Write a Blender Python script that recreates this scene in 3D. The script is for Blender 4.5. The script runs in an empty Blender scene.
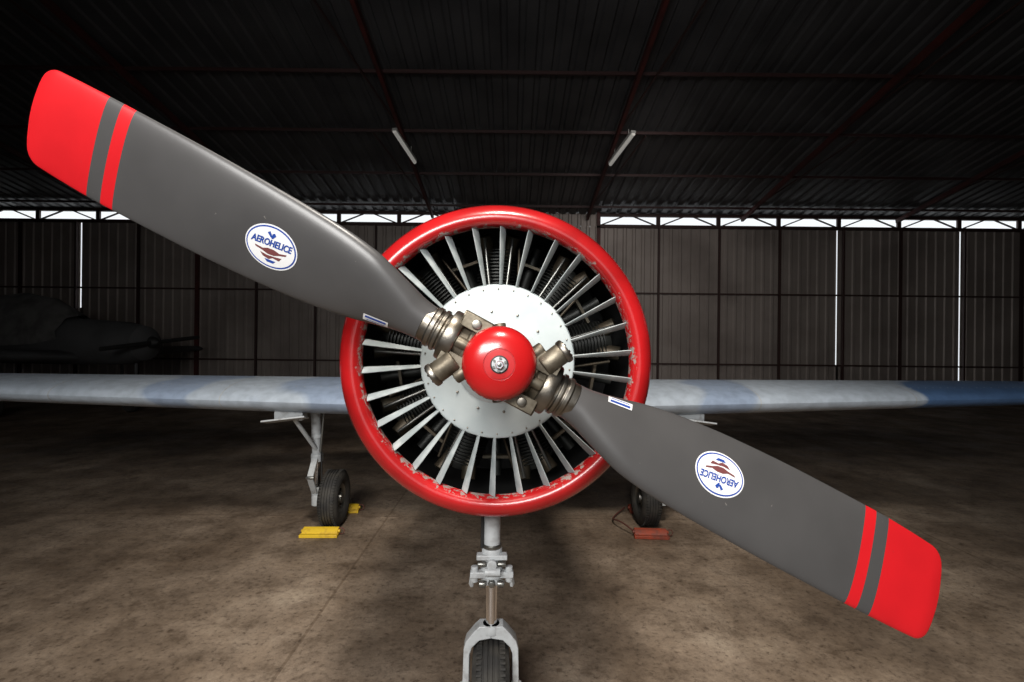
import bpy, math, random
from mathutils import Vector, Matrix
random.seed(4)
S = bpy.context.scene
D = bpy.data

# ------------------------------------------------------------------ materials
def mat(name, col, rough=0.5, metal=0.0, noise=None, bump=0.0, bscale=40, spec=None, coat=0.0, col2=None, nscale=4, lo=.4, hi=.65, emit=0):
    m = D.materials.new(name); m.use_nodes = True
    nt = m.node_tree; b = nt.nodes['Principled BSDF']
    b.inputs['Base Color'].default_value = (*col, 1)
    b.inputs['Roughness'].default_value = rough
    b.inputs['Metallic'].default_value = metal
    if spec is not None: b.inputs['Specular IOR Level'].default_value = spec
    b.inputs['Coat Weight'].default_value = coat
    b.inputs['Coat Roughness'].default_value = 0.12
    if emit:
        b.inputs['Emission Color'].default_value = (*col, 1)
        b.inputs['Emission Strength'].default_value = emit
    tc = nt.nodes.new('ShaderNodeTexCoord')
    if col2 is not None:
        n = nt.nodes.new('ShaderNodeTexNoise'); n.inputs['Scale'].default_value = nscale
        n.inputs['Detail'].default_value = 6
        nt.links.new(tc.outputs['Object'], n.inputs['Vector'])
        r = nt.nodes.new('ShaderNodeValToRGB')
        r.color_ramp.elements[0].position = lo; r.color_ramp.elements[0].color = (*col, 1)
        r.color_ramp.elements[1].position = hi; r.color_ramp.elements[1].color = (*col2, 1)
        nt.links.new(n.outputs['Fac'], r.inputs['Fac'])
        nt.links.new(r.outputs['Color'], b.inputs['Base Color'])
    if bump:
        n2 = nt.nodes.new('ShaderNodeTexNoise'); n2.inputs['Scale'].default_value = bscale
        n2.inputs['Detail'].default_value = 5
        nt.links.new(tc.outputs['Object'], n2.inputs['Vector'])
        bp = nt.nodes.new('ShaderNodeBump'); bp.inputs['Strength'].default_value = bump
        bp.inputs['Distance'].default_value = 0.01
        nt.links.new(n2.outputs['Fac'], bp.inputs['Height'])
        nt.links.new(bp.outputs['Normal'], b.inputs['Normal'])
    return m

RED = (0.42, 0.009, 0.010)
M_red = mat('red_paint', RED, 0.26, bump=0.03, bscale=18, coat=0.4)
M_blue_grey = mat('grey_paint', (0.42, 0.475, 0.485), 0.45, bump=0.04, col2=(0.50, 0.55, 0.555), nscale=9)
M_vane = mat('shutter_paint', (0.27, 0.305, 0.31), 0.4, col2=(0.41, 0.445, 0.445), nscale=20)
M_white = mat('white_grey_paint', (0.44, 0.46, 0.47), 0.4, bump=0.05, col2=(0.28, 0.28, 0.28), nscale=25, lo=.5, hi=.75)
M_steel = mat('steel', (0.30, 0.28, 0.25), 0.38, 1.0, bump=0.06, bscale=80, col2=(0.18, 0.155, 0.12), nscale=22)
M_bronze = mat('bronze_steel', (0.19, 0.165, 0.125), 0.48, 0.75, bump=0.10, bscale=60, col2=(0.085, 0.07, 0.05), nscale=25)
M_chrome = mat('chrome', (0.75, 0.75, 0.76), 0.12, 1.0)
M_dark = mat('engine_black', (0.014, 0.014, 0.014), 0.6, 0.1)
M_eng = mat('engine_metal', (0.030, 0.031, 0.028), 0.5, 0.5, col2=(0.010, 0.011, 0.010), nscale=12)
M_brown = mat('engine_brown_metal', (0.08, 0.062, 0.042), 0.5, 0.6, col2=(0.04, 0.036, 0.025), nscale=14)
M_engl = mat('engine_light_metal', (0.22, 0.22, 0.205), 0.35, 0.9)
M_rubber = mat('tyre_rubber', (0.018, 0.017, 0.016), 0.75, bump=0.1, col2=(0.04, 0.036, 0.03), nscale=15)
M_yellow = mat('yellow_paint', (0.70, 0.46, 0.02), 0.55, col2=(0.42, 0.25, 0.03), nscale=20, lo=.5, hi=.75)
M_chred = mat('chock_red_paint', (0.32, 0.05, 0.02), 0.55, col2=(0.16, 0.045, 0.03), nscale=20)
M_rope = mat('rope', (0.10, 0.03, 0.02), 0.8)
M_beam = mat('red_oxide_beam', (0.085, 0.015, 0.012), 0.6, col2=(0.045, 0.011, 0.010), nscale=3)
M_beamd = mat('dark_beam', (0.042, 0.018, 0.015), 0.6)
M_purlin = mat('purlin_paint', (0.036, 0.012, 0.011), 0.6)
M_glass = mat('canopy_glass', (0.05, 0.06, 0.07), 0.08)
M_lamp = mat('tube_diffuser', (0.70, 0.68, 0.63), 0.5, emit=0.22)
M_lampb = mat('fixture_body', (0.4, 0.4, 0.38), 0.5)
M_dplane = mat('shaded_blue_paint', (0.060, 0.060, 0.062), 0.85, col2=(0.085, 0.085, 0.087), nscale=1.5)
M_tarp = mat('tarp', (0.14, 0.135, 0.13), 0.9, bump=0.8, bscale=5, col2=(0.08, 0.078, 0.075), nscale=4)
M_decal_w = mat('decal_white', (0.74, 0.74, 0.74), 0.4)
M_decal_b = mat('decal_blue', (0.02, 0.06, 0.30), 0.4)
M_decal_r = mat('decal_maroon', (0.16, 0.05, 0.05), 0.4)

# wing camouflage : bands along the span with wavy borders
def camo():
    m = mat('wing_camouflage', (0.5, 0.5, 0.5), 0.42)
    nt = m.node_tree; b = nt.nodes['Principled BSDF']
    tc = nt.nodes.new('ShaderNodeTexCoord')
    n = nt.nodes.new('ShaderNodeTexNoise'); n.inputs['Scale'].default_value = 1.6; n.inputs['Detail'].default_value = 1.0
    nt.links.new(tc.outputs['Object'], n.inputs['Vector'])
    sx = nt.nodes.new('ShaderNodeSeparateXYZ'); nt.links.new(tc.outputs['Object'], sx.inputs[0])
    def M(op, a, bb):
        k = nt.nodes.new('ShaderNodeMath'); k.operation = op
        for i, v in enumerate((a, bb)):
            if isinstance(v, (int, float)): k.inputs[i].default_value = v
            else: nt.links.new(v, k.inputs[i])
        return k.outputs[0]
    f = M('DIVIDE', M('ADD', M('ADD', sx.outputs['X'], M('MULTIPLY', M('SUBTRACT', n.outputs['Fac'], .5), .9)), 5.0), 10.0)
    r = nt.nodes.new('ShaderNodeValToRGB')
    L = (0.45, 0.51, 0.58, 1); Bl = (0.30, 0.37, 0.49, 1); DB = (0.09, 0.17, 0.33, 1)
    e = r.color_ramp.elements
    e[0].position = 0; e[0].color = DB
    e[1].position = 1; e[1].color = DB
    def st(x, c0, c1):
        a = e.new((x+5)/10-.002); a.color = c0; a = e.new((x+5)/10+.002); a.color = c1
    st(-4.1, DB, L); st(-2.45, L, Bl); st(-2.05, Bl, L); st(-1.6, L, Bl); st(-.9, Bl, L)
    st(1.45, L, Bl); st(2.0, Bl, L); st(3.25, L, DB)
    nt.links.new(f, r.inputs['Fac'])
    n2 = nt.nodes.new('ShaderNodeTexNoise'); n2.inputs['Scale'].default_value = 14; n2.inputs['Detail'].default_value = 8
    nt.links.new(tc.outputs['Object'], n2.inputs['Vector'])
    r2 = nt.nodes.new('ShaderNodeValToRGB'); r2.color_ramp.elements[0].position = .35; r2.color_ramp.elements[0].color = (.82, .82, .82, 1)
    r2.color_ramp.elements[1].position = .6
    nt.links.new(n2.outputs['Fac'], r2.inputs['Fac'])
    mx = nt.nodes.new('ShaderNodeMixRGB'); mx.blend_type = 'MULTIPLY'; mx.inputs[0].default_value = 1
    nt.links.new(r.outputs['Color'], mx.inputs[1]); nt.links.new(r2.outputs['Color'], mx.inputs[2])
    nt.links.new(mx.outputs[0], b.inputs['Base Color'])
    return m
M_camo = camo()

# blade : stripes along local X (radius)
def blade_mat():
    m = mat('blade_paint', (0.1, 0.1, 0.1), 0.34, bump=0.02, bscale=30)
    nt = m.node_tree; b = nt.nodes['Principled BSDF']
    tc = nt.nodes.new('ShaderNodeTexCoord'); sx = nt.nodes.new('ShaderNodeSeparateXYZ')
    nt.links.new(tc.outputs['Object'], sx.inputs[0])
    dv = nt.nodes.new('ShaderNodeMath'); dv.operation = 'DIVIDE'; dv.inputs[1].default_value = 1.3
    nt.links.new(sx.outputs['X'], dv.inputs[0])
    r = nt.nodes.new('ShaderNodeValToRGB'); r.color_ramp.interpolation = 'CONSTANT'
    e = r.color_ramp.elements
    G = (0.066, 0.064, 0.064, 1); R = (0.58, 0.012, 0.017, 1)
    e[0].position = 0; e[0].color = G
    e[1].position = 0.967/1.3; e[1].color = R
    x = e.new(0.996/1.3); x.color = G
    x = e.new(1.034/1.3); x.color = R
    nt.links.new(dv.outputs[0], r.inputs['Fac'])
    n2 = nt.nodes.new('ShaderNodeTexNoise'); n2.inputs['Scale'].default_value = 7; n2.inputs['Detail'].default_value = 8
    nt.links.new(tc.outputs['Object'], n2.inputs['Vector'])
    r2 = nt.nodes.new('ShaderNodeValToRGB'); r2.color_ramp.elements[0].position = .3; r2.color_ramp.elements[0].color = (.85, .85, .85, 1)
    r2.color_ramp.elements[1].position = .65
    nt.links.new(n2.outputs['Fac'], r2.inputs['Fac'])
    mx = nt.nodes.new('ShaderNodeMixRGB'); mx.blend_type = 'MULTIPLY'; mx.inputs[0].default_value = 1
    nt.links.new(r.outputs['Color'], mx.inputs[1]); nt.links.new(r2.outputs['Color'], mx.inputs[2])
    n3 = nt.nodes.new('ShaderNodeTexNoise'); n3.inputs['Scale'].default_value = 45; n3.inputs['Detail'].default_value = 4
    nt.links.new(tc.outputs['Object'], n3.inputs['Vector'])
    g = nt.nodes.new('ShaderNodeMath'); g.operation = 'GREATER_THAN'; g.inputs[1].default_value = .755
    nt.links.new(n3.outputs['Fac'], g.inputs[0])
    m3 = nt.nodes.new('ShaderNodeMixRGB'); m3.inputs[2].default_value = (.16, .15, .14, 1)
    nt.links.new(g.outputs[0], m3.inputs[0]); nt.links.new(mx.outputs[0], m3.inputs[1])
    nt.links.new(m3.outputs[0], b.inputs['Base Color'])
    return m
M_blade = blade_mat()

# cowl : worn red with chipped paint at the inner lip
def cowl_mat():
    m = mat('cowl_red_paint', RED, 0.27, bump=0.05, bscale=14, coat=0.35)
    nt = m.node_tree; b = nt.nodes['Principled BSDF']
    tc = nt.nodes.new('ShaderNodeTexCoord'); sx = nt.nodes.new('ShaderNodeSeparateXYZ')
    nt.links.new(tc.outputs['Object'], sx.inputs[0])
    def M(op, a, bb):
        k = nt.nodes.new('ShaderNodeMath'); k.operation = op
        for i, v in enumerate((a, bb)):
            if isinstance(v, (int, float)): k.inputs[i].default_value = v
            else: nt.links.new(v, k.inputs[i])
        return k.outputs[0]
    rr = M('SQRT', M('ADD', M('MULTIPLY', sx.outputs['X'], sx.outputs['X']), M('MULTIPLY', sx.outputs['Z'], sx.outputs['Z'])), 0)
    edge = M('MULTIPLY', M('SUBTRACT', 0.446, rr), 9.0)
    n = nt.nodes.new('ShaderNodeTexNoise'); n.inputs['Scale'].default_value = 42; n.inputs['Detail'].default_value = 9
    n.inputs['Roughness'].default_value = .75
    nt.links.new(tc.outputs['Object'], n.inputs['Vector'])
    v = M('GREATER_THAN', M('ADD', n.outputs['Fac'], edge), 0.645)
    nb = nt.nodes.new('ShaderNodeTexNoise'); nb.inputs['Scale'].default_value = 4; nb.inputs['Detail'].default_value = 7
    nt.links.new(tc.outputs['Object'], nb.inputs['Vector'])
    rb = nt.nodes.new('ShaderNodeValToRGB'); rb.color_ramp.elements[0].position = .35; rb.color_ramp.elements[0].color = (.27, .007, .008, 1)
    rb.color_ramp.elements[1].position = .62; rb.color_ramp.elements[1].color = (.44, .010, .012, 1)
    nt.links.new(nb.outputs['Fac'], rb.inputs['Fac'])
    mx = nt.nodes.new('ShaderNodeMixRGB'); mx.inputs[2].default_value = (0.28, 0.23, 0.21, 1)
    nt.links.new(rb.outputs[0], mx.inputs[1])
    nt.links.new(v, mx.inputs[0]); nt.links.new(mx.outputs[0], b.inputs['Base Color'])
    return m
M_cowl = cowl_mat()

def floor_mat():
    m = mat('stained_concrete', (0.2, 0.17, 0.14), 0.6)
    nt = m.node_tree; b = nt.nodes['Principled BSDF']
    tc = nt.nodes.new('ShaderNodeTexCoord')
    def noise(s, d, r=.6, sc=None):
        n = nt.nodes.new('ShaderNodeTexNoise'); n.inputs['Scale'].default_value = s; n.inputs['Detail'].default_value = d
        n.inputs['Roughness'].default_value = r
        if sc:
            mp = nt.nodes.new('ShaderNodeMapping'); mp.inputs['Scale'].default_value = sc; mp.inputs['Rotation'].default_value = (0, 0, .15)
            nt.links.new(tc.outputs['Object'], mp.inputs[0]); nt.links.new(mp.outputs[0], n.inputs['Vector'])
        else: nt.links.new(tc.outputs['Object'], n.inputs['Vector'])
        return n.outputs['Fac']
    def ramp(f, *st):
        r = nt.nodes.new('ShaderNodeValToRGB'); e = r.color_ramp.elements
        e[0].position = st[0][0]; e[0].color = (*st[0][1], 1); e[1].position = st[-1][0]; e[1].color = (*st[-1][1], 1)
        for p, c in st[1:-1]:
            x = e.new(p); x.color = (*c, 1)
        nt.links.new(f, r.inputs['Fac']); return r.outputs['Color']
    def mul(a, c, f=1):
        k = nt.nodes.new('ShaderNodeMixRGB'); k.blend_type = 'MULTIPLY'; k.inputs[0].default_value = f
        nt.links.new(a, k.inputs[1]); nt.links.new(c, k.inputs[2]); return k.outputs[0]
    c = ramp(noise(1.3, 10, .64), (.34, (.115, .083, .058)), (.46, (.175, .131, .094)), (.56, (.245, .189, .14)), (.68, (.34, .275, .21)))
    c = mul(c, ramp(noise(4.5, 12, .78), (.38, (.60, .56, .52)), (.48, (.97, .95, .93)), (.6, (1.18, 1.16, 1.13))))
    c = mul(c, ramp(noise(1.3, 6, .65, (1.0, .22, 1)), (.36, (.6, .56, .52)), (.50, (1, 1, 1)), (.8, (1, 1, 1))), .7)
    c = mul(c, ramp(noise(34, 8, .75), (.36, (.45, .42, .4)), (.46, (1, 1, 1)), (.6, (1.15, 1.15, 1.15))))
    vo = nt.nodes.new('ShaderNodeTexVoronoi'); vo.inputs['Scale'].default_value = 5.0; vo.inputs['Randomness'].default_value = 1
    nt.links.new(tc.outputs['Object'], vo.inputs['Vector'])
    c = mul(c, ramp(vo.outputs['Distance'], (.05, (.35, .3, .26)), (.10, (1, 1, 1)), (1, (1, 1, 1))), .7)
    br = nt.nodes.new('ShaderNodeTexBrick'); br.offset = 0; br.inputs['Scale'].default_value = 1.0
    br.inputs['Color1'].default_value = (1, 1, 1, 1); br.inputs['Color2'].default_value = (.95, .95, .95, 1)
    br.inputs['Mortar'].default_value = (.7, .67, .64, 1); br.inputs['Mortar Size'].default_value = .008
    br.inputs['Brick Width'].default_value = 4.2; br.inputs['Row Height'].default_value = 4.1
    mp = nt.nodes.new('ShaderNodeMapping'); mp.inputs['Location'].default_value = (1.0, 0.0, 0)
    nt.links.new(tc.outputs['Object'], mp.inputs[0]); nt.links.new(mp.outputs[0], br.inputs['Vector'])
    c = mul(c, br.outputs['Color'])
    nt.links.new(c, b.inputs['Base Color'])
    bp = nt.nodes.new('ShaderNodeBump'); bp.inputs['Strength'].default_value = .4; bp.inputs['Distance'].default_value = .02
    nt.links.new(noise(14, 10, .7), bp.inputs['Height']); nt.links.new(bp.outputs[0], b.inputs['Normal'])
    rr = ramp(noise(1.7, 6), (.35, (.45, .45, .45)), (.65, (.8, .8, .8)))
    nt.links.new(rr, b.inputs['Roughness'])
    return m
M_floor = floor_mat()
M_ceil = mat('roof_sheet', (0.092, 0.092, 0.095), 0.42, 0.35, col2=(0.06, 0.06, 0.063), nscale=1.2)
M_wall = mat('wall_sheet', (0.32, 0.275, 0.247), 0.5, 0.2, col2=(0.23, 0.195, 0.175), nscale=0.9)

# ------------------------------------------------------------------ mesh builder
class MB:
    def __init__(s): s.v = []; s.f = []; s.m = []; s.mats = []
    def mi(s, m):
        if m not in s.mats: s.mats.append(m)
        return s.mats.index(m)
    def grid(s, rings, m, closed=True, cap0=False, cap1=False):
        b = len(s.v); n = len(rings[0]); i = s.mi(m)
        for r in rings: s.v += [tuple(p) for p in r]
        for a in range(len(rings)-1):
            for k in range(n if closed else n-1):
                k2 = (k+1) % n
                s.f.append((b+a*n+k, b+a*n+k2, b+(a+1)*n+k2, b+(a+1)*n+k)); s.m.append(i)
        if cap0: s.f.append(tuple(b+k for k in reversed(range(n)))); s.m.append(i)
        if cap1: s.f.append(tuple(b+(len(rings)-1)*n+k for k in range(n))); s.m.append(i)
    def lathe(s, prof, origin, axis, m, seg=32, cap0=True, cap1=True):
        o = Vector(origin); a = Vector(axis).normalized()
        u = a.orthogonal().normalized(); w = a.cross(u)
        rings = [[o+a*h+(u*math.cos(t)+w*math.sin(t))*max(r, 1e-4) for t in [2*math.pi*k/seg for k in range(seg)]] for r, h in prof]
        s.grid(rings, m, True, cap0, cap1)
    def cyl(s, p1, p2, r1, m, r2=None, seg=20):
        p1 = Vector(p1); p2 = Vector(p2); L = (p2-p1).length
        s.lathe([(r1, 0), (r1 if r2 is None else r2, L)], p1, p2-p1, m, seg)
    def bcyl(s, p1, p2, r, m, bev=.004, seg=24):
        p1 = Vector(p1); p2 = Vector(p2); L = (p2-p1).length
        s.lathe([(r-bev, 0), (r-bev*.3, bev*.3), (r, bev), (r, L-bev), (r-bev*.3, L-bev*.3), (r-bev, L)], p1, p2-p1, m, seg)
    def box(s, c, size, m, rot=None):
        c = Vector(c); R = rot if rot is not None else Matrix.Identity(3); b = len(s.v)
        for sx in (-.5, .5):
            for sy in (-.5, .5):
                for sz in (-.5, .5):
                    s.v.append(tuple(c+R @ Vector((sx*size[0], sy*size[1], sz*size[2]))))
        for f in ((0, 1, 3, 2), (4, 6, 7, 5), (0, 4, 5, 1), (2, 3, 7, 6), (0, 2, 6, 4), (1, 5, 7, 3)):
            s.f.append(tuple(b+k for k in f)); s.m.append(s.mi(m))
    def bar(s, p1, p2, w, h, m, up=(0, 0, 1)):
        p1 = Vector(p1); p2 = Vector(p2); x = (p2-p1); L = x.length; x.normalize()
        y = Vector(up).cross(x)
        if y.length < 1e-4: y = Vector((0, 1, 0)).cross(x)
        y.normalize(); z = x.cross(y)
        R = Matrix((x, y, z)).transposed()
        s.box((p1+p2)/2, (L, w, h), m, R)
    def prism(s, pts, ex, m):
        b = len(s.v); n = len(pts); e = Vector(ex); i = s.mi(m)
        s.v += [tuple(Vector(p)) for p in pts]+[tuple(Vector(p)+e) for p in pts]
        s.f.append(tuple(b+k for k in range(n))); s.m.append(i)
        s.f.append(tuple(b+n+k for k in reversed(range(n)))); s.m.append(i)
        for k in range(n):
            k2 = (k+1) % n; s.f.append((b+k2, b+k, b+n+k, b+n+k2)); s.m.append(i)
    def build(s, name, parent=None, smooth=True, bevel=0, mw=None, fixn=True):
        me = D.meshes.new(name); me.from_pydata(s.v, [], s.f)
        for m in s.mats: me.materials.append(m)
        for p, i in zip(me.polygons, s.m): p.material_index = i; p.use_smooth = smooth
        me.update()
        if fixn:
            import bmesh
            bm = bmesh.new(); bm.from_mesh(me); bmesh.ops.recalc_face_normals(bm, faces=bm.faces); bm.to_mesh(me); bm.free()
        if smooth: me.set_sharp_from_angle(angle=math.radians(38))
        ob = D.objects.new(name, me); S.collection.objects.link(ob)
        if parent: ob.parent = parent
        if mw is not None: ob.matrix_local = mw
        if bevel:
            bv = ob.modifiers.new('bevel', 'BEVEL'); bv.width = bevel; bv.segments = 2; bv.limit_method = 'ANGLE'; bv.angle_limit = math.radians(50)
        return ob

def empty(name, loc=(0, 0, 0), rz=0, parent=None):
    e = D.objects.new(name, None); e.location = loc; e.rotation_euler = (0, 0, rz); e.empty_display_size = .2
    S.collection.objects.link(e)
    if parent: e.parent = parent
    return e

# ------------------------------------------------------------------ room
XW = 17.0; YB = 13.0; YF = -7.0; ZE = 4.76; ZW = 4.45; SL = 0.178; YR = 3.0
ZR = ZE+SL*(YB-YR)
def roofz(y): return ZE+SL*(YB-y) if y >= YR else ZR-SL*(YR-y)

mb = MB()
mb.box((0, (YB+YF)/2, -.1), (2*XW, YB-YF, .2), M_floor)
mb.build('floor', smooth=False)

def wave(x0, x1, per, dep):
    pts = []; x = x0
    pat = [(0, 0), (.55, 0), (.66, 1), (.89, 1)]
    while x < x1-1e-6:
        for f, h in pat:
            xx = x+f*per
            if xx < x1: pts.append((xx, h*dep))
        x += per
    pts.append((x1, 0)); return pts

mb = MB()
w = wave(-XW, XW, .26, .035)
mb.grid([[(x, YB+.1, roofz(YB+.1)+d) for x, d in w], [(x, YR, ZR+d) for x, d in w], [(x, YF, roofz(YF)+d) for x, d in w]], M_ceil, closed=False)
mb.build('ceiling', smooth=False, fixn=False)

mb = MB()
gaps = [-11.22, 8.42, 11.62]
xs = [-XW]+gaps+[XW]
for i in range(len(xs)-1):
    a = xs[i]+(.014 if i else 0); b = xs[i+1]-(.014 if i < len(xs)-2 else 0)
    w = wave(a, b, .24, .025)
    mb.grid([[(x, YB-d, 0) for x, d in w], [(x, YB-d, ZW) for x, d in w]], M_wall, closed=False)
for gx, z0 in ((-11.22, 2.2), (8.42, .9), (11.62, .5)):
    mb.box((gx, YB+.01, z0/2), (.12, .02, z0), M_wall)
w = wave(-1.35, 2.2, .24, .025)
mb.grid([[(x, YB-d, ZW) for x, d in w], [(x, YB-d, ZE+.03) for x, d in w]], M_wall, closed=False)
mb.build('wall_back', smooth=False, fixn=False)

for side, x in (('left', -XW), ('right', XW)):
    mb = MB(); w = wave(YF, YB, .24, .025); s = 1 if x < 0 else -1
    mb.grid([[(x+s*d, y, 0) for y, d in w], [(x+s*d, y, roofz(y)) for y, d in w]], M_wall, closed=False)
    mb.build('wall_'+side, smooth=False, fixn=False)
mb = MB()
DW = 2.4; DH = 3.2
for a, b, z0 in ((-XW, -DW, 0), (DW, XW, 0), (-DW, DW, DH)):
    w = wave(a, b, .24, .025)
    mb.grid([[(x, YF+d, z0) for x, d in w], [(x, YF+d, ZE) for x, d in w]], M_wall, closed=False)
for x in (-DW, DW): mb.box((x, YF+.06, DH/2), (.14, .14, DH), M_beam)
mb.box((0, YF+.06, DH), (2*DW+.14, .14, .14), M_beam)
mb.build('wall_front', smooth=False, fixn=False)

# wall posts and rails
mb = MB()
px = [-5.1-1.53*k for k in range(0, 8)]+[2.21+1.566*k for k in range(0, 10)]
px += [-3.55, -2.0, -.45, .95]
for x in px:
    if abs(x) > XW-.2: continue
    main = abs(x-2.21) < .01 or abs(x+8.16) < .1
    wd = .09 if main else .045
    off = .08*(1 if x > 0 else -1) if any(abs(x-g) < .12 for g in gaps) else 0
    mb.box((x+off, YB-.06, ZW/2), (wd, .07, ZW), M_beam if main else M_beamd)
    if main: mb.box((x, YB-.06, ZW+.2), (wd, .07, .5), M_beam)
mb.box((0, YB-.045, 2.72), (2*XW, .04, .04), M_beamd)
mb.box((0, YB-.045, 0.9), (2*XW, .04, .04), M_beamd)
mb.build('trim_1', smooth=False)

# window band lattice
mb = MB()
for a, b in ((-XW, -1.35), (2.2, XW)):
    L = b-a
    mb.box(((a+b)/2, YB-.03, ZW), (L, .08, .08), M_beamd)
    mb.box(((a+b)/2, YB-.03, ZE-.02), (L, .08, .08), M_beamd)
    x = a; up = True
    while x < b-.3:
        x2 = min(x+.78, b)
        mb.bar((x, YB-.04, ZW if up else ZE), (x2, YB-.04, ZE if up else ZW), .03, .035, M_beamd, up=(0, 1, 0))
        if not up: mb.box((x2, YB-.03, (ZW+ZE)/2), (.10, .05, ZE-ZW), M_beamd)
        x = x2; up = not up
mb.build('window_1', smooth=False)

# roof structure
mb = MB()
for x in (-14.05, -10.06, -6.07, -2.08, 1.91, 5.9, 9.89, 13.88):
    mb.bar((x, YB-.1, roofz(YB-.1)-.14), (x, YR, ZR-.14), .06, .10, M_beam)
    mb.bar((x, YR, ZR-.14), (x, YF+.1, roofz(YF)-.14), .06, .10, M_beam)
    for y0 in (12.4, 9.35, 6.3):
        y1 = y0-3.05
        if y1 < YR: continue
        sg = -1 if x < 0 else 1
        mb.bar((x, y0, roofz(y0)-.1), (x+sg*.55, y1, roofz(y1)-.1), .022, .022, M_beamd)
for k in range(7):
    y = 12.45-1.55*k
    if y < YR: continue
    mb.bar((-XW, y, roofz(y)-.05), (XW, y, roofz(y)-.05), .04, .05, M_purlin)
for k in range(6):
    y = YR-.2-1.7*k
    if y < YF: continue
    mb.bar((-XW, y, roofz(y)-.05), (XW, y, roofz(y)-.05), .04, .05, M_purlin)
mb.build('trim_2', smooth=False)

# fluorescent fixtures
for x0, x1 in ((-2.17, -2.00), (2.16, 1.95)):
    mb = MB(); y0, y1 = 9.05, 10.1
    p0 = Vector((x0, y0, roofz(y0)-.20)); p1 = Vector((x1, y1, roofz(y1)-.20))
    mb.bar(p0, p1, .09, .05, M_lampb)
    dn = Vector((0, 0, -.04))
    mb.cyl(p0+dn, p1+dn, .035, M_lamp)
    for t in (.2, .8):
        q = p0.lerp(p1, t); mb.cyl(q, q+Vector((0, 0, .17)), .008, M_lampb, seg=8)
    mb.build('fluorescent_light', smooth=True)

# ------------------------------------------------------------------ airplane
PSI = math.radians(2.0)
A = empty('propeller_airplane', (-0.03, 1.17, 0), PSI)
HZ = 1.40; CZ = 1.384

# cowl
mb = MB()
prof = [(.4305, .045), (.4315, .03), (.4355, .012), (.445, .002), (.457, -.002), (.471, .002), (.485, .012), (.498, .028), (.508, .055), (.514, .10), (.519, .2), (.525, .4), (.527, .7), (.512, .95), (.505, .95)]
mb.lathe([(r, h) for r, h in prof], (0, 0, 0), (0, 1, 0), M_cowl, 128, False, False)
mb.lathe([(.505, .95), (.505, .3), (.46, .08), (.4305, .045)], (0, 0, 0), (0, 1, 0), M_dark, 128, False, False)
cowl = mb.build('cowling', A, mw=Matrix.Translation((-.002, .405, CZ)))
mb = MB()
mb.lathe([(.5185, .22), (.5215, .222), (.5215, .232), (.5185, .234)], (0, 0, 0), (0, 1, 0), M_dark, 96, False, False)
mb.build('cowling_seam', A, mw=Matrix.Translation((0, .405, CZ)))

# centre disc
mb = MB()
mb.lathe([(.0, -.03), (.08, -.03), (.085, -.024), (.13, -.014), (.134, -.010), (.238, .000), (.245, .004), (.245, .014), (.05, .02)], (0, .43, CZ), (0, 1, 0), M_blue_grey, 96)
for k in range(30):
    t = 2*math.pi*(k+.5)/30
    c = Vector((math.cos(t)*.232, .428, CZ+math.sin(t)*.232)); mb.lathe([(.003, 0), (.0025, -.001), (.0005, -.0018)], c, (0, 1, 0), M_steel, 10)
for k in range(12):
    t = 2*math.pi*(k+.25)/12
    c = Vector((math.cos(t)*.16, .421, CZ+math.sin(t)*.16)); mb.lathe([(.0045, 0), (.004, -.002), (.0005, -.003)], c, (0, 1, 0), M_steel, 10)
mb.build('shutter_centre_plate', A)

# vanes
mb = MB()
N = 30
for k in range(N):
    t = 2*math.pi*(k+.15)/N
    er = Vector((math.sin(t), 0, math.cos(t))); et = Vector((math.cos(t), 0, -math.sin(t))); ey = Vector((0, 1, 0))
    rows = []
    for r, wd in ((.236, .015), (.30, .024), (.36, .032), (.41, .038), (.431, .038)):
        tw = math.radians(62)
        e = et*math.cos(tw)+ey*math.sin(tw); n = et*(-math.sin(tw))+ey*math.cos(tw)
        c = Vector((0, .440, CZ))+er*r
        rows.append([c-e*wd/2-n*.0010, c-e*wd*.1-n*.0035, c+e*wd/2-n*.0010, c+e*wd/2+n*.0010, c+e*wd*.1+n*.001, c-e*wd/2+n*.0010])
    mb.grid(rows, M_vane, True, True, True)
mb.lathe([(.236, .01), (.250, .01), (.250, .018), (.236, .018), (.236, .01)], (0, .44, CZ), (0, 1, 0), M_vane, 96, False, False)
mb.build('cooling_shutters', A)

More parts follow.
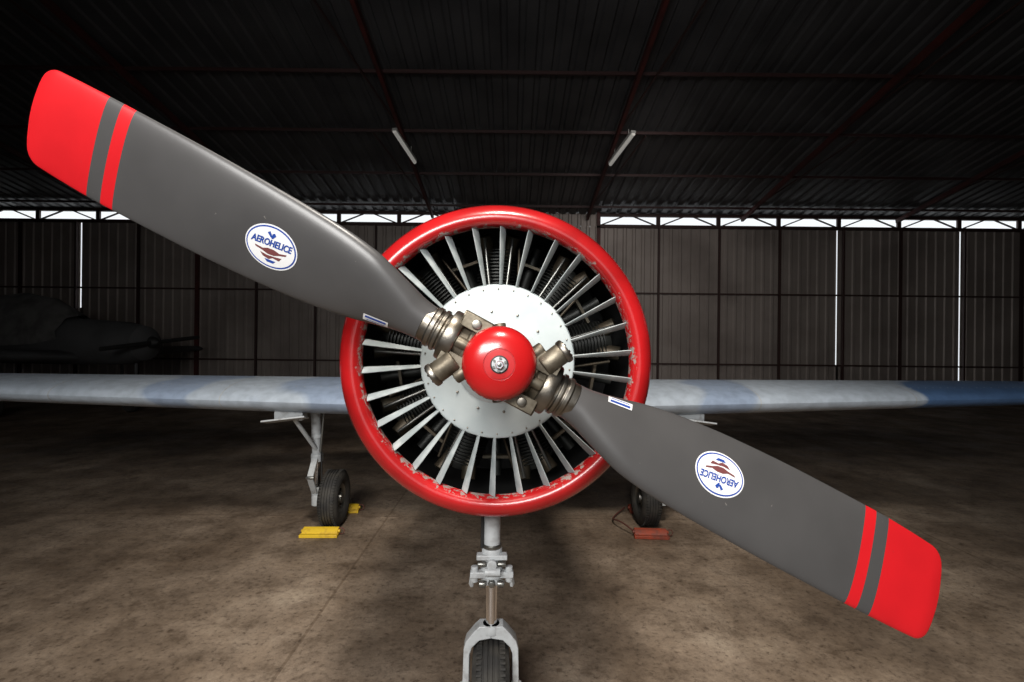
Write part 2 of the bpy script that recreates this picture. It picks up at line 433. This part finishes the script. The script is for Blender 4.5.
# radial engine
mb = MB()
mb.lathe([(.05, .47), (.14, .52), (.19, .58), (.20, .62), (.20, .9)], (0, 0, CZ), (0, 1, 0), M_eng, 48)
mb.lathe([(.49, 1.0), (.49, 1.02)], (0, 0, CZ), (0, 1, 0), M_dark, 64)
for k in range(9):
    t = 2*math.pi*(k)/9
    er = Vector((math.sin(t), 0, math.cos(t))); et = Vector((math.cos(t), 0, -math.sin(t)))
    o = Vector((0, .70, CZ))
    pr = [(.055, .16)]
    h = .20
    while h < .40:
        pr += [(.060, h), (.078, h+.001), (.078, h+.0035), (.060, h+.0045)]; h += .012
    pr += [(.06, h), (.05, h+.02)]
    mb.lathe(pr, o, er, M_eng, 24)
    for sg in (-1, 1):
        mb.bcyl(o+er*.37+et*.03*sg-Vector((0, .03, 0)), o+er*.445+et*.055*sg-Vector((0, .06, 0)), .026, M_brown, .004, 16)
        mb.cyl(o+er*.17+et*.02*sg-Vector((0, .10, 0)), o+er*.43+et*.05*sg-Vector((0, .09, 0)), .006, M_engl, seg=12)
    mb.cyl(o+er*.18+et*.07-Vector((0, .08, 0)), o+er*.40+et*.075-Vector((0, .07, 0)), .005, M_brown, seg=10)
    t2 = t+math.pi/9; e2 = Vector((math.sin(t2), 0, math.cos(t2)))
    mb.cyl(o+e2*.2+Vector((0, .05, 0)), o+e2*.44+Vector((0, .02, 0)), .020, M_eng, seg=14)
    e3 = Vector((math.cos(t2), 0, -math.sin(t2)))
    mb.bar(o+e2*.36-e3*.05-Vector((0, .02, 0)), o+e2*.36+e3*.05-Vector((0, .02, 0)), .03, .010, M_brown, up=tuple(e2))
mb.build('radial_engine', A)

# ---- propeller frame
ANG = math.radians(27.9)
P = empty('propeller', (0, 0, HZ), 0, A)
def frame(sgn):
    r = Vector((-math.cos(ANG), 0, math.sin(ANG)))*sgn
    l = Vector((math.sin(ANG), 0, math.cos(ANG)))*sgn
    b = Vector((0, 1, 0))
    return Matrix((r, l, b)).transposed().to_4x4()

def hermite(tab, x, j):
    n = len(tab)
    if x <= tab[0][0]: return tab[0][j]
    if x >= tab[-1][0]: return tab[-1][j]
    for i in range(n-1):
        if x <= tab[i+1][0]: break
    def sl(k):
        if k == 0: return (tab[1][j]-tab[0][j])/(tab[1][0]-tab[0][0])*.3
        if k == n-1: return (tab[k][j]-tab[k-1][j])/(tab[k][0]-tab[k-1][0])
        a = (tab[k][j]-tab[k-1][j])/(tab[k][0]-tab[k-1][0]); b = (tab[k+1][j]-tab[k][j])/(tab[k+1][0]-tab[k][0])
        return 0 if a*b <= 0 else 2*a*b/(a+b)
    h = tab[i+1][0]-tab[i][0]; t = (x-tab[i][0])/h
    return ((2*t**3-3*t*t+1)*tab[i][j]+(t**3-2*t*t+t)*h*sl(i)+(-2*t**3+3*t*t)*tab[i+1][j]+(t**3-t*t)*h*sl(i+1))
#  r, lead(proj), trail(proj), pitch deg, thickness, roundness
TAB = [(.185, .040, .040, 28, .080, 1), (.215, .044, .041, 30, .080, .95), (.25, .056, .047, 31, .074, .8), (.30, .073, .060, 31, .064, .5),
       (.36, .090, .076, 30, .054, .2), (.45, .101, .093, 28, .044, 0), (.60, .107, .109, 24, .034, 0), (.80, .110, .118, 21, .025, 0),
       (1.0, .109, .120, 18, .018, 0), (1.10, .107, .116, 17, .014, 0), (1.197, .103, .108, 16, .010, 0)]
RT = 1.197
RHO = .036
def bl(r):
    le, tr, pi_, th, rd = [hermite(TAB, r, j) for j in range(1, 6)]
    if r > RT-RHO:
        d = RHO-math.sqrt(max(RHO*RHO-(r-(RT-RHO))**2, 0)); le -= d; tr -= d
        th *= 1-.6*((r-(RT-RHO))/RHO)**2
    b = math.radians(pi_)
    hw = (le+tr)/2/math.cos(b); cm = (le-tr)/2/math.cos(b)
    return hw, cm, b, th, rd
def bpt(r, th):
    hw, cm, b, T, rd = bl(r)
    c = math.cos(th); s = math.sin(th)
    f = s*(1+.25*c*(1-rd))
    amp = (.5*rd+(.68 if s > 0 else .32)*(1-rd))*T
    y = cm+hw*c
    z = amp*f
    bow = .006*max(0, (r-.9)/(RT-.9))**2*(1-c*c)
    return Vector((r+bow, y*math.cos(b)-z*math.sin(b), -y*math.sin(b)-z*math.cos(b)))
def bsurf(r, cp, off=.0016):
    hw, cm, b, T, rd = bl(r)
    y = cp/math.cos(b); c = max(-1, min(1, (y-cm)/hw)); th = math.acos(c)
    p = bpt(r, th)
    return p+Vector((0, -math.sin(b), -math.cos(b)))*off
def build_blade(idx, sgn):
    mb = MB(); rs = [.185+.0075*k for k in range(34)]
    r = rs[-1]
    while r < RT-.055: r += .02; rs.append(r)
    rs = [x for x in rs if x < RT-RHO-.002]+[RT-RHO+RHO*math.sin(math.pi/2*k/9) for k in range(10)]
    M_ = 48
    mb.grid([[bpt(r, 2*math.pi*k/M_) for k in range(M_)] for r in rs], M_blade, True, True, True)
    mb.build('blade_%d' % idx, P, mw=frame(sgn))
    mb = MB()
    r0, c0, ph = .578, -.006, math.radians(9)
    def mp(u, v, off):
        uu = u*math.cos(ph)-v*math.sin(ph); vv = u*math.sin(ph)+v*math.cos(ph)
        return bsurf(r0-uu, c0+vv, off)
    def ell(a, b_, off, m):
        rings = [[mp(a*q*math.cos(2*math.pi*k/48), b_*q*math.sin(2*math.pi*k/48), off) for k in range(48)] for q in (.02, .25, .5, .75, 1)]
        mb.grid(rings, m, True, True, False)
    ell(.0655, .0480, .0010, M_decal_w); ell(.0625, .0450, .0014, M_decal_b); ell(.0592, .0417, .0018, M_decal_w)
    def poly(pts, m, off=.0024):
        b0 = len(mb.v); mb.v += [tuple(mp(x, y, off)) for x, y in pts]; mb.f.append(tuple(range(b0, b0+len(pts)))); mb.m.append(mb.mi(m))
    poly([(-.040, -.004), (-.02, -.007), (-.008, -.003), (.008, -.003), (.022, -.007), (.040, -.004), (.038, -.008), (.020, -.012), (.008, -.016), (-.008, -.016), (-.020, -.012), (-.038, -.008)], M_decal_r)
    poly([(-.026, -.016), (-.008, -.019), (.010, -.018), (.028, -.016), (.022, -.024), (.006, -.022), (-.004, -.027), (-.018, -.024)], M_decal_r)
    poly([(-.014, -.028), (.014, -.028), (.008, -.034), (-.008, -.034)], M_decal_b)
    poly([(-.002, .020), (.002, .019), (.010, .027), (.006, .032), (.001, .030)], M_decal_b)
    poly([(-.003, .021), (.000, .025), (-.006, .034), (-.012, .030)], M_decal_b)
    rr, cc = .298, -.038
    for v0, wd, hh, m, off in ((0, .062, .018, M_decal_w, .0015), (.003, .052, .006, M_decal_b, .0022), (-.005, .046, .002, M_decal_b, .0022)):
        rows = []
        for i in range(7):
            row = []
            for j in range(5):
                u = -wd/2+wd*i/6; v = v0-hh/2+hh*j/4
                row.append(bsurf(rr-u, cc+v+.16*u, off))
            rows.append(row)
        mb.grid(rows, m, False)
    mb.build('blade_decals_%d' % idx, P, mw=frame(sgn), smooth=False)
    cu = D.curves.new('t', 'FONT'); cu.body = 'AEROHELICE'; cu.size = .0205; cu.align_x = 'CENTER'; cu.align_y = 'CENTER'; cu.offset = .0007; cu.shear = .25
    to = D.objects.new('t', cu); S.collection.objects.link(to)
    bpy.context.view_layer.update()
    me = D.meshes.new_from_object(to.evaluated_get(bpy.context.evaluated_depsgraph_get()))
    D.objects.remove(to)
    wmax = max(abs(v.co.x) for v in me.vertices)
    for v in me.vertices:
        v.co = mp(v.co.x*.053/wmax, v.co.y+.009, .0026)
    me.materials.clear(); me.materials.append(M_decal_b)
    ob = D.objects.new('decal_lettering_%d' % idx, me); S.collection.objects.link(ob); ob.parent = P; ob.matrix_local = frame(sgn)
build_blade(1, 1); build_blade(2, -1)

# hub in blade frame
mb = MB()
mb.lathe([(.06, .16), (.062, .04), (.078, .03), (.082, .0), (.078, -.045), (.05, -.05)], (0, 0, 0), (0, 0, 1), M_bronze, 40)
mb.cyl((0, 0, .10), (0, 0, .42), .05, M_steel, seg=32)
for s in (1, -1):
    F = lambda x, y, z: (s*x, s*y, z)
    mb.lathe([(.05, .03), (.056, .05), (.056, .085), (.050, .09), (.050, .112)], (0, 0, 0), (s, 0, 0), M_bronze, 36)
    mb.lathe([(.050, .108), (.060, .110), (.062, .113), (.062, .138), (.060, .141), (.050, .143), (.046, .144), (.046, .150), (.051, .151), (.051, .160), (.046, .162),
              (.046, .166), (.0495, .167), (.0495, .178), (.045, .180), (.044, .196), (.0415, .198)], (0, 0, 0), (s, 0, 0), M_steel, 48)
    mb.box(F(.085, .052, -.030), (.066, .034, .044), M_bronze)
    mb.bcyl(F(.050, .060, -.035), F(.122, .060, -.035), .012, M_bronze, .002)
    mb.bcyl(F(.085, .052, -.060), F(.085, .052, -.01), .011, M_steel, .002)
    mb.box(F(.098, -.050, -.028), (.060, .045, .044), M_bronze)
    mb.bcyl(F(.092, -.040, -.042), F(.116, -.092, -.042), .025, M_bronze, .005, 32)
    mb.bcyl(F(.1135, -.0866, -.042), F(.120, -.100, -.042), .028, M_steel, .004, 32)
    mb.bcyl(F(.058, -.050, -.036), F(.072, -.078, -.036), .016, M_bronze, .004, 24)
    mb.bcyl(F(.070, .0, -.056), F(.108, -.0, -.056), .013, M_bronze, .003, 20)
    mb.bcyl(F(.028, .062, -.02), F(.042, .080, -.02), .014, M_bronze, .003, 20)
    for a in range(6):
        t = a*math.pi/3+.3
        c = Vector(F(.120, -.100, -.042)); d = Vector((s*.42, -s*.9, 0)).normalized(); q = Vector((0, 0, 1)); w_ = d.cross(q)
        cc = c+(q*math.cos(t)+w_*math.sin(t))*.017
        mb.cyl(cc, cc+d*.003, .003, M_dark, seg=8)
mb.build('propeller_hub', P, mw=frame(1), bevel=.003)

# red dome cap
mb = MB()
mb.lathe([(.072, -.012), (.080, -.020), (.083, -.028), (.0835, -.055), (.0825, -.072), (.078, -.088), (.069, -.100), (.056, -.108), (.040, -.1125), (.0345, -.1135), (.034, -.1115), (.0325, -.1115), (.032, -.1138), (.001, -.116)],
         (0, 0, 0), (0, 1, 0), M_red, 72)
mb.build('spinner_cap', P)
mb = MB()
mb.bcyl((0, -.114, 0), (0, -.1165, 0), .0195, M_dark, .001, 32)
mb.bcyl((0, -.114, 0), (0, -.119, 0), .0165, M_white, .001, 32)
mb.lathe([(.0095, -.118), (.0095, -.128), (.008, -.130)], (0, 0, 0), (0, 1, 0), M_chrome, 6)
mb.bcyl((0, -.128, 0), (0, -.134, 0), .0045, M_engl, .001, 12)
for k in range(6):
    t = k*math.pi/3+.4
    c = (math.cos(t)*.0135, -.118, math.sin(t)*.0135); mb.cyl(c, (c[0], -.123, c[2]), .003, M_engl, seg=8)
mb.build('spinner_nut', P)

# ---- wings
def airfoil(n=20):
    pts = []
    def th(x): return 5*(.2969*math.sqrt(x)-.126*x-.3516*x*x+.2843*x**3-.1015*x**4)
    xs = [(1-math.cos(math.pi*k/n))/2 for k in range(n+1)]
    for x in reversed(xs): pts.append((x, th(x)+.18*x*(1-x)*.4))
    for x in xs[1:-1]: pts.append((x, -th(x)+.18*x*(1-x)*.4))
    return pts
AF = airfoil()
def wing(name, sg):
    mb = MB(); rings = []
    st = [(.38, 1), (1.0, 1), (2.0, 1), (3.0, 1), (4.0, 1), (4.45, 1), (4.58, .85), (4.66, .6), (4.69, .25)]
    for x, q in st:
        f = (x-.38)/4.3
        ch = (2.0-.85*f)*(.6+.4*q if q < 1 else 1); le = 2.27+.22*f+(0 if q == 1 else (1-q)*.15); t = (.272-.110*f)*q; zc = 0.990+.019*(x-.38)
        rings.append([(sg*x, le+ch*u, zc+t*v) for u, v in AF])
    mb.grid(rings, M_camo, True, True, True)
    mb.build(name, A)
wing('wing_port', -1); wing('wing_starboard', 1)
mb = MB()
for sg in (-1, 1):
    for x in (1.9, 3.1):
        f = (x-.38)/4.3; ch = 2.0-.85*f; le = 2.27+.22*f; t = .272-.110*f+.003; zc = .990+.019*(x-.38)
        mb.grid([[(sg*(x+dx), le-.003+ch*u, zc+t*v) for u, v in AF] for dx in (0, .008)], M_white, True)
    for k in range(60):
        x = .9+k*.06; f = (x-.38)/4.3; ch = 2.0-.85*f; le = 2.27+.22*f; t = .272-.110*f; zc = .990+.019*(x-.38)
        u, v = AF[16]
        mb.lathe([(.004, 0), (.003, .002), (.0005, .0025)], (sg*x, le+ch*u, zc+t*v), (0, -.3, 1), M_white, 6)
mb.build('wing_panel_straps', A)

# ---- fuselage, canopy, tail (mostly hidden behind the cowling)
mb = MB(); rings = []
for y, w_, zt, zb in ((1.3, .48, 1.87, .91), (1.9, .46, 1.80, .86), (2.8, .44, 1.66, .84), (4.2, .42, 1.62, .86), (5.4, .30, 1.62, 1.0), (6.5, .17, 1.58, 1.18), (7.2, .06, 1.54, 1.32)):
    zc = (zt+zb)/2; h = (zt-zb)/2
    rings.append([(w_*math.copysign(abs(math.cos(t))**.85, math.cos(t)), y, zc+h*math.copysign(abs(math.sin(t))**.85, math.sin(t))) for t in [2*math.pi*k/40 for k in range(40)]])
mb.grid(rings, M_camo, True, True, True); mb.build('fuselage', A)
mb = MB(); rings = []
for y, w_, h in ((1.95, .20, .02), (2.25, .31, .30), (2.7, .34, .40), (3.6, .34, .42), (4.3, .30, .34), (4.9, .18, .05)):
    rings.append([(w_*math.cos(t), y, 1.60+h*math.sin(t)) for t in [math.pi*k/20 for k in range(21)]])
mb.grid(rings, M_glass, False); mb.build('canopy', A)
mb = MB()
mb.prism([(-.03, 6.2, 1.56), (-.03, 6.75, 2.55), (-.03, 7.2, 2.55), (-.03, 7.45, 1.4)], (.06, 0, 0), M_camo)
mb.prism([(-1.5, 6.6, 1.60), (-1.5, 7.1, 1.60), (-.1, 7.3, 1.60), (.1, 7.3, 1.60), (1.5, 7.1, 1.60), (1.5, 6.6, 1.60), (.1, 6.25, 1.60), (-.1, 6.25, 1.60)], (0, 0, .05), M_camo)
mb.build('tail_surfaces', A, bevel=.015)

# ---- wheels
def wheel(name, c, R, W, parent, hubm, tread=False):
    mb = MB(); c = Vector(c); h = W/2
    pr = [(R*.50, -h*.62), (R*.56, -h*.86), (R*.70, -h*.99), (R*.86, -h*.95), (R*.95, -h*.72)]
    g = [(-.60, 1), (-.46, 1), (-.44, .965), (-.38, .965), (-.36, 1), (-.18, 1), (-.16, .965), (-.10, .965), (-.08, 1), (.08, 1), (.10, .965), (.16, .965), (.18, 1), (.36, 1), (.38, .965), (.44, .965), (.46, 1), (.60, 1)]
    for a, q in g: pr.append((R*q*(1-.03*a*a*2), h*a))
    pr += [(r, -x) for r, x in reversed(pr[:5])]
    mb.lathe(pr, c, (1, 0, 0), M_rubber, 64, False, False)
    if tread:
        for k in range(60):
            t = 2*math.pi*k/60
            for a in (-.62, .62):
                o = c+Vector((a*h, math.cos(t)*R*.975, math.sin(t)*R*.975))
                mb.box(o, (h*.26, .007, .012), M_rubber, Matrix.Rotation(t-math.pi/2, 3, 'X'))
    for s in (-1, 1):
        mb.lathe([(R*.52, s*h*.60), (R*.50, s*h*.72), (R*.46, s*h*.60), (R*.36, s*h*.45), (R*.2, s*h*.5), (R*.17, s*h*.8), (R*.05, s*h*.82)], c, (1, 0, 0), hubm, 40, False, True)
        for k in range(6):
            t = math.pi*k/3; o = c+Vector((s*h*.42, math.cos(t)*R*.3, math.sin(t)*R*.3))
            mb.cyl(o, o+Vector((s*h*.14, 0, 0)), R*.055, M_dark, seg=12)
    return mb.build(name, parent)
# nose gear
NX, NY = -.012, .65
wheel('nose_wheel', (NX, NY, .178), .178, .135, A, M_white, True)
mb = MB()
def Z(z, dx=0, dy=0): return (NX+dx, NY+dy, z)
mb.bcyl(Z(.62), Z(.885), .030, M_white)
mb.bcyl(Z(.66), Z(.70), .037, M_white)
mb.bcyl(Z(.575), Z(.645), .040, M_white)
mb.bcyl(Z(.60), Z(.618), .046, M_white, .003)
mb.box(Z(.675, 0, -.02), (.11, .035, .018), M_white)
mb.box(Z(.612, .0, -.02), (.155, .03, .022), M_white)
for sx in (-1, 1):
    mb.bcyl(Z(.585, sx*.062, -.02), Z(.640, sx*.062, -.02), .013, M_white, .002)
    mb.bcyl(Z(.59, sx*.045, -.05), Z(.59, sx*.02, -.05), .012, M_engl, .002)
    mb.bcyl(Z(.655, sx*.05, -.04), Z(.655, sx*.02, -.04), .009, M_engl, .002)
    mb.bar(Z(.60, sx*.070, -.02), Z(.565, sx*.075, -.01), .012, .02, M_white)
mb.bcyl(Z(.632, -.025, -.052), Z(.632, .03, -.052), .014, M_white, .002)
mb.bcyl(Z(.655, .0, -.02), Z(.655, .0, -.055), .018, M_white, .003)
mb.bcyl(Z(.59, .0, -.02), Z(.59, .0, -.06), .012, M_engl, .003)
mb.cyl(Z(.40), Z(.60), .0215, M_chrome, seg=32)
mb.bcyl(Z(.392), Z(.425), .034, M_white)
mb.bcyl(Z(.70), Z(.715), .034, M_engl, .002)
mb.bar(Z(.58, 0, .04), Z(.50, 0, .13), .04, .014, M_white); mb.bar(Z(.50, 0, .13), Z(.41, 0, .035), .04, .014, M_white)
mb.cyl(Z(.70, 0, .03), Z(.88, 0, .5), .018, M_white)
mb.cyl(Z(.70, -.036, -.01), Z(.88, -.034, -.01), .006, M_dark, seg=8)
for s in (-1, 1):
    pts = [(0, .425), (.042, .425), (.060, .408), (.090, .372), (.098, .345), (.103, .160), (.078, .160), (.077, .325), (.068, .350), (.042, .375), (0, .382)]
    mb.prism([(NX+s*x, NY-.028, z) for x, z in pts], (0, .056, 0), M_white)
    mb.bcyl(Z(.178, s*.075, 0), Z(.178, s*.112, 0), .030, M_white, .003)
    mb.bcyl(Z(.178, s*.11, 0), Z(.178, s*.120, 0), .016, M_engl, .002)
mb.build('nose_gear_leg', A, bevel=.003)
# main gear
for i, s in enumerate((-1, 1)):
    wx = s*1.225-.02; wy = 2.77; R = .215
    wheel('main_wheel_%d' % (i+1), (wx, wy, R), R, .15, A, M_engl, True)
    mb = MB(); lx = wx+s*.135
    def Q(x, y, z): return (lx+x, wy+y, z)
    mb.bcyl(Q(0, 0, .50), Q(s*.02, 0, .98), .036, M_white)
    mb.bcyl(Q(0, 0, .50), Q(0, 0, .56), .046, M_white)
    mb.bcyl(Q(.002*s, 0, .68), Q(.003*s, 0, .71), .044, M_white)
    mb.cyl(Q(0, 0, .26), Q(0, 0, .52), .026, M_chrome)
    mb.bcyl(Q(0, 0, .16), Q(0, 0, .30), .040, M_white)
    mb.bcyl(Q(s*.03, 0, R), (wx, wy, R), .024, M_white)
    mb.bar(Q(0, -.05, .53), Q(0, -.15, .41), .045, .016, M_white); mb.bar(Q(0, -.15, .41), Q(0, -.05, .27), .045, .016, M_white)
    mb.bcyl(Q(-.03, -.15, .41), Q(.03, -.15, .41), .012, M_engl, .002)
    mb.cyl(Q(0, -.03, .60), Q(s*.10, -.30, .93), .016, M_white)
    mb.cyl(Q(-s*.035, -.03, .58), Q(-s*.06, -.02, .95), .010, M_engl, seg=10)
    mb.cyl(Q(-s*.05, -.03, .30), Q(-s*.04, -.03, .60), .006, M_dark, seg=8)
    mb.box(Q(s*.11, -.34, .875), (.30, .10, .012), M_white, Matrix.Rotation(math.radians(-14), 3, 'X') @ Matrix.Rotation(s*.12, 3, 'Y'))
    mb.box(Q(s*.10, -.26, .90), (.20, .10, .07), M_white)
    mb.build('main_gear_leg_%d' % (i+1), A, bevel=.003)

# ---- chocks
def chock(x, y, m, rz, L=.26):
    mb = MB()
    mb.prism([(-L/2, -.050, 0), (-L/2, .050, 0), (-L/2, .038, .045), (-L/2, .016, .055), (-L/2, -.016, .045)], (L, 0, 0), m)
    mb.box((0, -.040, .011), (L*1.06, .05, .022), m)
    mb.bcyl((-L/2-.012, 0, .03), (L/2+.012, 0, .03), .012, m, .003)
    mb.lathe([(.020, -.004), (.026, -.004), (.026, .004), (.020, .004), (.020, -.004)], (L/2+.02, 0, .03), (0, 1, 0), M_rope, 16, False, False)
    ob = mb.build('wheel_chock', bevel=.004); ob.location = (x, y, 0.001); ob.rotation_euler = (0, 0, rz)
chock(-1.40, 3.70, M_yellow, .03); chock(-1.38, 4.22, M_yellow, .1, .2)
chock(1.05, 3.74, M_chred, -.05, .24); chock(1.12, 4.30, M_chred, .1, .2)
cu = D.curves.new('chock_rope', 'CURVE'); cu.dimensions = '3D'; cu.bevel_depth = .006
sp = cu.splines.new('NURBS'); pts = [(.92, 3.74, .04), (.84, 3.86, .09), (.80, 4.0, .012), (.86, 4.15, .01), (.98, 4.29, .03)]
sp.points.add(len(pts)-1)
for p, q in zip(sp.points, pts): p.co = (*q, 1)
sp.use_endpoint_u = True; cu.materials.append(M_rope)
ob = D.objects.new('chock_rope', cu); S.collection.objects.link(ob)

# ---- second airplane parked in the dark, left
B = empty('parked_airplane', (-6.9, 9.6, 0), math.radians(-8))
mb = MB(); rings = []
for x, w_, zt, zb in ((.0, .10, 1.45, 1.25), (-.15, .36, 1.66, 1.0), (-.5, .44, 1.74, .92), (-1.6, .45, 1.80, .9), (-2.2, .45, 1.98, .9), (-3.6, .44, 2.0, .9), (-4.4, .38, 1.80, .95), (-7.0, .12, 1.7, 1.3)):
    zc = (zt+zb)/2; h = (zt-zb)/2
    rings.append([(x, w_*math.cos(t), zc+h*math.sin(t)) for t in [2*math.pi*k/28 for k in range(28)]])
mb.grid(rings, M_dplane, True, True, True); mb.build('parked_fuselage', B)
mb = MB(); rings = []
for x, w_, zt, zb in ((-1.6, .48, 1.86, 1.4), (-2.1, .48, 2.18, 1.3), (-2.9, .50, 2.30, 1.25), (-3.6, .47, 2.24, 1.3), (-4.3, .42, 1.90, 1.4)):
    rings.append([(x, w_*math.cos(t)*(1+.05*math.sin(9*t+x*3)), zb+(zt-zb)*math.sin(t)*(1+.03*math.sin(7*t+x*5))) for t in [math.pi*k/30 for k in range(31)]])
mb.grid(rings, M_tarp, False); mb.build('parked_canopy_cover', B)
mb = MB()
for sg in (-1, 1):
    rings = []
    for y, ch, t in ((.3, 1.9, .25), (2.0, 1.5, .2), (4.3, 1.0, .13)):
        if sg > 0: y = min(y, 3.1)
        rings.append([(-1.2-.1*y-ch*u, sg*y, 1.05+.04*y+t*v) for u, v in AF])
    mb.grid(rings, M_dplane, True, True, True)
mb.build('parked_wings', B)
mb = MB()
for sg in (-1, 1):
    rings = []
    for r, c in ((.08, .04), (.3, .075), (.7, .09), (1.0, .075), (1.1, .03)):
        rings.append([(.05+c*.4*math.cos(t), sg*r*math.cos(.1)+c*math.cos(t)*.8, 1.35+sg*r*math.sin(.1)+.04*math.sin(t)) for t in [2*math.pi*k/12 for k in range(12)]])
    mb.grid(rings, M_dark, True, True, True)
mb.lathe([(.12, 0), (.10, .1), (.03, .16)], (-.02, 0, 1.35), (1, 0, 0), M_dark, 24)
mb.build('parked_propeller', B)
for nm, x, y, r in (('parked_nose_wheel', -.45, 0, .18), ('parked_wheel_1', -2.0, -1.2, .22), ('parked_wheel_2', -2.0, 1.2, .22)):
    mb = MB()
    mb.lathe([(r*.5, -.05), (r*.85, -.07), (r, -.03), (r, .03), (r*.85, .07), (r*.5, .05), (.03, .04)], (x, y, r), (0, 1, 0), M_rubber, 32)
    mb.cyl((x, y+.1, r), (x, y+.1, 1.0), .03, M_dplane); mb.cyl((x, y, r), (x, y+.1, r), .02, M_dplane)
    mb.build(nm, B)

# ------------------------------------------------------------------ lights
w = D.worlds.new('world'); S.world = w; w.use_nodes = True
bg = w.node_tree.nodes['Background']; bg.inputs[0].default_value = (.93, .97, 1, 1); bg.inputs[1].default_value = 1.05

def area(name, loc, target, sx, sy, e, col=(1, 1, 1), spread=180):
    l = D.lights.new(name, 'AREA'); l.shape = 'RECTANGLE'; l.size = sx; l.size_y = sy; l.energy = e; l.color = col; l.spread = math.radians(spread)
    o = D.objects.new(name, l); S.collection.objects.link(o); o.location = loc
    o.rotation_euler = (Vector(target)-Vector(loc)).to_track_quat('-Z', 'Y').to_euler(); return o
def spot(name, loc, target, e, ang, blend, rad, col=(1, 1, 1)):
    l = D.lights.new(name, 'SPOT'); l.energy = e; l.spot_size = math.radians(ang); l.spot_blend = blend; l.shadow_soft_size = rad; l.color = col
    o = D.objects.new(name, l); S.collection.objects.link(o); o.location = loc
    o.rotation_euler = (Vector(target)-Vector(loc)).to_track_quat('-Z', 'Y').to_euler(); return o
area('front_fill_area', (-1.1, -2.4, 3.1), (0, 2.2, 1.2), 2.6, 1.3, 122, (1, .985, .96), 115)  # added key light inside the hangar for nose and blades, not real daylight
spot('overhead_fill_spot', (0.2, -.2, 5.5), (0.1, 3.1, 0), 1050, 66, 1.0, .5, (1, .93, .84))  # added overhead spot with no fixture, brightens floor centre and airplane
spot('wall_fill_spot', (2.2, 6.5, 5.0), (2.9, 13, 2.3), 220, 80, 1.0, .5, (1, .94, .90))  # added spot with no fixture, lifts the middle of the back wall

# ------------------------------------------------------------------ camera
cd = D.cameras.new('camera'); cam = D.objects.new('camera', cd); S.collection.objects.link(cam)
cd.sensor_width = 36; cd.lens = 500*36/1024; cd.clip_start = .05; cd.clip_end = 200
cam.matrix_world = Matrix.Translation((0, 0, 1.45)) @ Matrix.Rotation(-math.radians(.6), 4, 'Y') @ Matrix.Rotation(math.pi/2, 4, 'X')
S.camera = cam
S.view_settings.view_transform = 'Standard'
